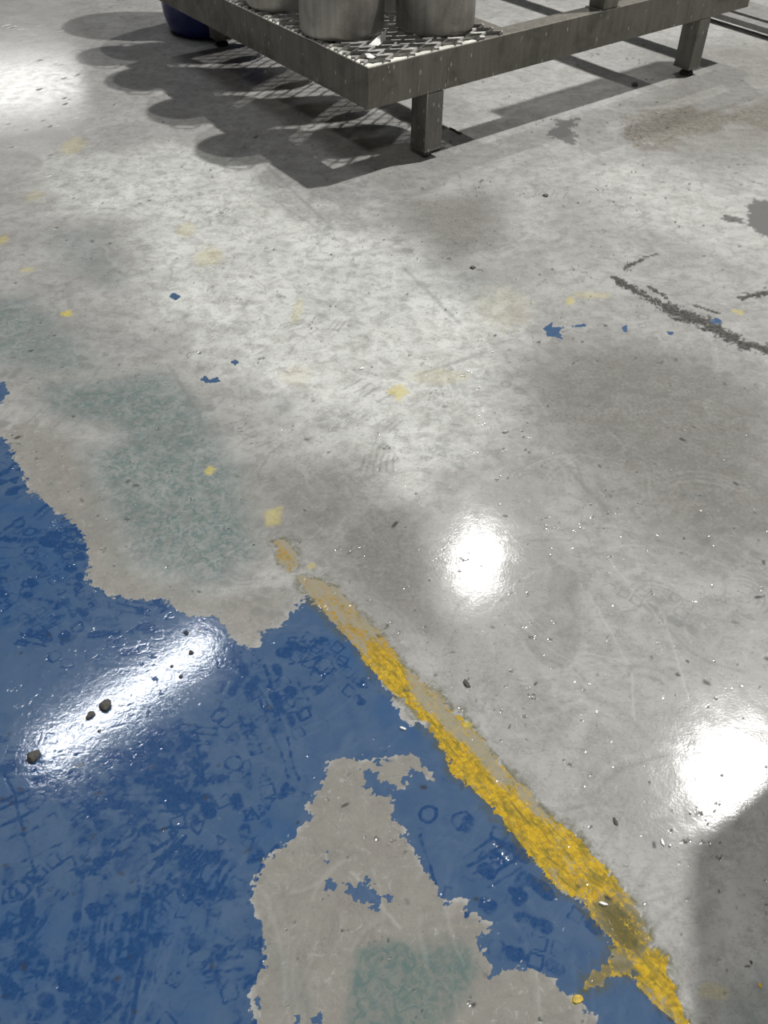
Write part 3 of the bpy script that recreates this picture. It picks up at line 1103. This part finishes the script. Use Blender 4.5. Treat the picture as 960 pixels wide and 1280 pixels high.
k0, k1, k2 = under_lamp(862, 1070), under_lamp(960, 985), under_lamp(866, 1280)
e1 = (k1 - k0) / np.linalg.norm(k1 - k0)
e2 = (k2 - k0) / np.linalg.norm(k2 - k0)
e3 = np.array([e2[1], -e2[0]])
if e3[0] < 0:
    e3 = -e3
top = [k0, k0 + e1 * .34, k0 + e1 * .34 + e3 * .55, k0 + e2 * 1.1 + e3 * .80, k0 + e2 * 1.1]
table = thing('shade_table', 'unseen grey steel table added beyond the right edge of the view to cast shade', 'table',
              (*(sum(top) / 5), 0))
bm = bmesh.new()
lo = [bm.verts.new((*p, tz - .04)) for p in top]
hi = [bm.verts.new((*p, tz)) for p in top]
bm.faces.new(lo[::-1])
bm.faces.new(hi)
for i in range(5):
    bm.faces.new((lo[i], lo[(i + 1) % 5], hi[(i + 1) % 5], hi[i]))
obj('shade_tabletop', bm, M_LOW, table, .004)
for q in (k0 + e3 * .28 + e2 * .12, k0 + e1 * .30 + e3 * .45, k0 + e2 * 1.0 + e3 * .25, k0 + e2 * 1.0 + e3 * .72):
    bm = bmesh.new()
    hexa(bm, [(q[0] + dx, q[1] + dy, z) for z in (0, tz - .04) for dx, dy in ((0, 0), (.05, 0), (.05, .05), (0, .05))])
    obj('leg', bm, M_LEG, table, .003)

# ------------------------------------------------------------------ grit, chips and crumbs on the floor
def pebble(x, y, rx, ry, label, mat, name, group=None, h=.5, seed=0, ang=0.0):
    c = at(x, y)
    sx = np.linalg.norm(at(x + rx, y) - c)
    sy = np.linalg.norm(at(x, y - ry) - c) if ry else sx
    rr = random.Random(seed)
    bm = bmesh.new()
    bmesh.ops.create_icosphere(bm, subdivisions=3, radius=1.0)
    hz = min(sx, sy) * h
    ph = [rr.uniform(0, 6) for _ in range(6)]
    for v in bm.verts:
        p = v.co.copy()
        k = 1 + .16 * math.sin(3 * p.x + ph[0]) * math.sin(3.4 * p.y + ph[1]) + .10 * math.sin(7 * p.y + ph[2]) * math.sin(6 * p.x + ph[3]) \
            + .06 * math.sin(11 * p.z + ph[4])
        px, py = p.x * sx * k, p.y * sy * k
        v.co = (c[0] + px * math.cos(ang) - py * math.sin(ang), c[1] + px * math.sin(ang) + py * math.cos(ang),
                max(p.z * hz * k + hz * .6, 0.0003))
    o = obj(name, bm, mat, smooth=True, origin=(c[0], c[1], 0))
    return tag(o, label, 'debris', group)


G1 = 'dark grit on the blue paint'
pebble(132, 883, 7, 6.5, 'largest dark crumb of grit, in the middle of the long lamp reflection on blue paint', M_STONE, 'grit_crumb', G1, .6, 1)
pebble(42, 947, 7.5, 7, 'dark crumb of grit at the lower left end of the lamp reflection', M_STONE, 'grit_crumb', G1, .6, 2)
pebble(113, 895, 4, 5.5, 'narrow dark crumb just left below the largest one', M_STONE, 'grit_crumb', G1, .6, 3, -.5)
pebble(124, 914, 2, 2, 'tiny dark crumb below the largest one on the lamp reflection', M_STONE, 'grit_crumb', G1, .6, 4)
pebble(239, 816, 2.8, 2.4, 'small dark crumb near the upper right end of the lamp reflection', M_STONE, 'grit_crumb', G1, .6, 5)
pebble(226, 846, 2.6, 2.2, 'small dark crumb inside the right half of the lamp reflection', M_STONE, 'grit_crumb', G1, .6, 6)
pebble(233, 791, 3.0, 2.2, 'small dark crumb on blue paint just above the lamp reflection tip', M_STONE, 'grit_crumb', G1, .6, 7)
pebble(215, 833, 1.8, 1.6, 'tiny dark crumb left of the one in the right half of the lamp reflection', M_STONE, 'grit_crumb', G1, .6, 8)
pebble(583, 855, 3.5, 5.5, 'dark oblong sliver on the grey floor right of the yellow line', M_STONE, 'grit_sliver', None, .4, 9, .5)
pebble(769, 1027, 2.5, 5, 'dark flattened crumb on grey floor right of the yellow line near the bottom', M_STONE, 'grit_sliver', None, .4, 10, .3)
pebble(950, 1232, 2.2, 3.2, 'yellow paint crumb on the grey floor at the lower right edge', M_YCHIP, 'paint_flake', None, .5, 11)
pebble(939, 1203, 1.6, 2.4, 'dark speck of grit above the yellow crumb at the lower right', M_STONE, 'grit_crumb', None, .5, 12)
pebble(591, 335, 3.2, 1.6, 'dark crumb lying on the grey floor in front of the stand leg', M_STONE, 'grit_crumb', None, .4, 13)
pebble(682, 245, 3.2, 1.4, 'small dark crumb on grey floor beneath the right rail shadow', M_STONE, 'grit_crumb', None, .4, 14)
pebble(793, 107, 4, 1.8, 'dark crumb on the floor beside the far leg of the stand', M_STONE, 'grit_crumb', None, .5, 15)


def flake(x, y, w, h, ang, label, mat=M_CHIP, name='white_chip', lift=.003):
    c = at(x, y)
    sx = np.linalg.norm(at(x + w, y) - c)
    sy = np.linalg.norm(at(x + h, y) - c)
    bm = bmesh.new()
    n = 9
    rr = random.Random(int(x * 7 + y))
    ring = []
    for i in range(n):
        t = 2 * math.pi * i / n
        q = (sx * math.cos(t) * rr.uniform(.8, 1.1), sy * math.sin(t) * rr.uniform(.75, 1.15))
        ring.append((c[0] + q[0] * math.cos(ang) - q[1] * math.sin(ang), c[1] + q[0] * math.sin(ang) + q[1] * math.cos(ang)))
    lo = [bm.verts.new((*p, .0004)) for p in ring]
    hi = [bm.verts.new((c[0] + (p[0] - c[0]) * .9, c[1] + (p[1] - c[1]) * .9, lift + rr.uniform(-.0008, .0008))) for p in ring]
    bm.faces.new(lo[::-1])
    bm.faces.new(hi)
    for i in range(n):
        bm.faces.new((lo[i], lo[(i + 1) % n], hi[(i + 1) % n], hi[i]))
    return tag(obj(name, bm, mat, origin=(c[0], c[1], 0)), label, 'debris')


flake(504, 911, 5.5, 1.8, -.35, 'small white sliver on blue paint left of the yellow line')
flake(754, 1130, 7, 1.9, -.25, 'bright white sliver lying on the yellow line near the bottom')
flake(828, 1053, 2, 5, .1, 'white splinter on the grey floor right of the yellow line')
flake(837, 1057, 1.6, 1.8, .1, 'tiny white crumb right of the white splinter on the grey floor')
flake(453, 461, 4, 1.8, .5, 'small white flake on the grey floor left of the yellow square')
flake(722, 1249, 8, 5.5, .3, 'yellow brown paint flake at the edge of the bare patch near the bottom', M_YCHIP, 'paint_flake', .002)
flake(863, 1016, 2, 2, .1, 'tiny white crumb on grey floor above the lower right shade')

bm = bmesh.new()
w0 = [at(562, 163), at(568, 164.5), at(573, 168), at(577, 168)]
tube(bm, [(p[0], p[1], z) for p, z in zip(w0, (.010, .006, .005, .005))], .005, 8)
tag(obj('wire_offcut', bm, M_WIRE, smooth=True, origin=(w0[1][0], w0[1][1], 0)),
    'short dark bent offcut of wire on the floor right of the near leg', 'offcut')
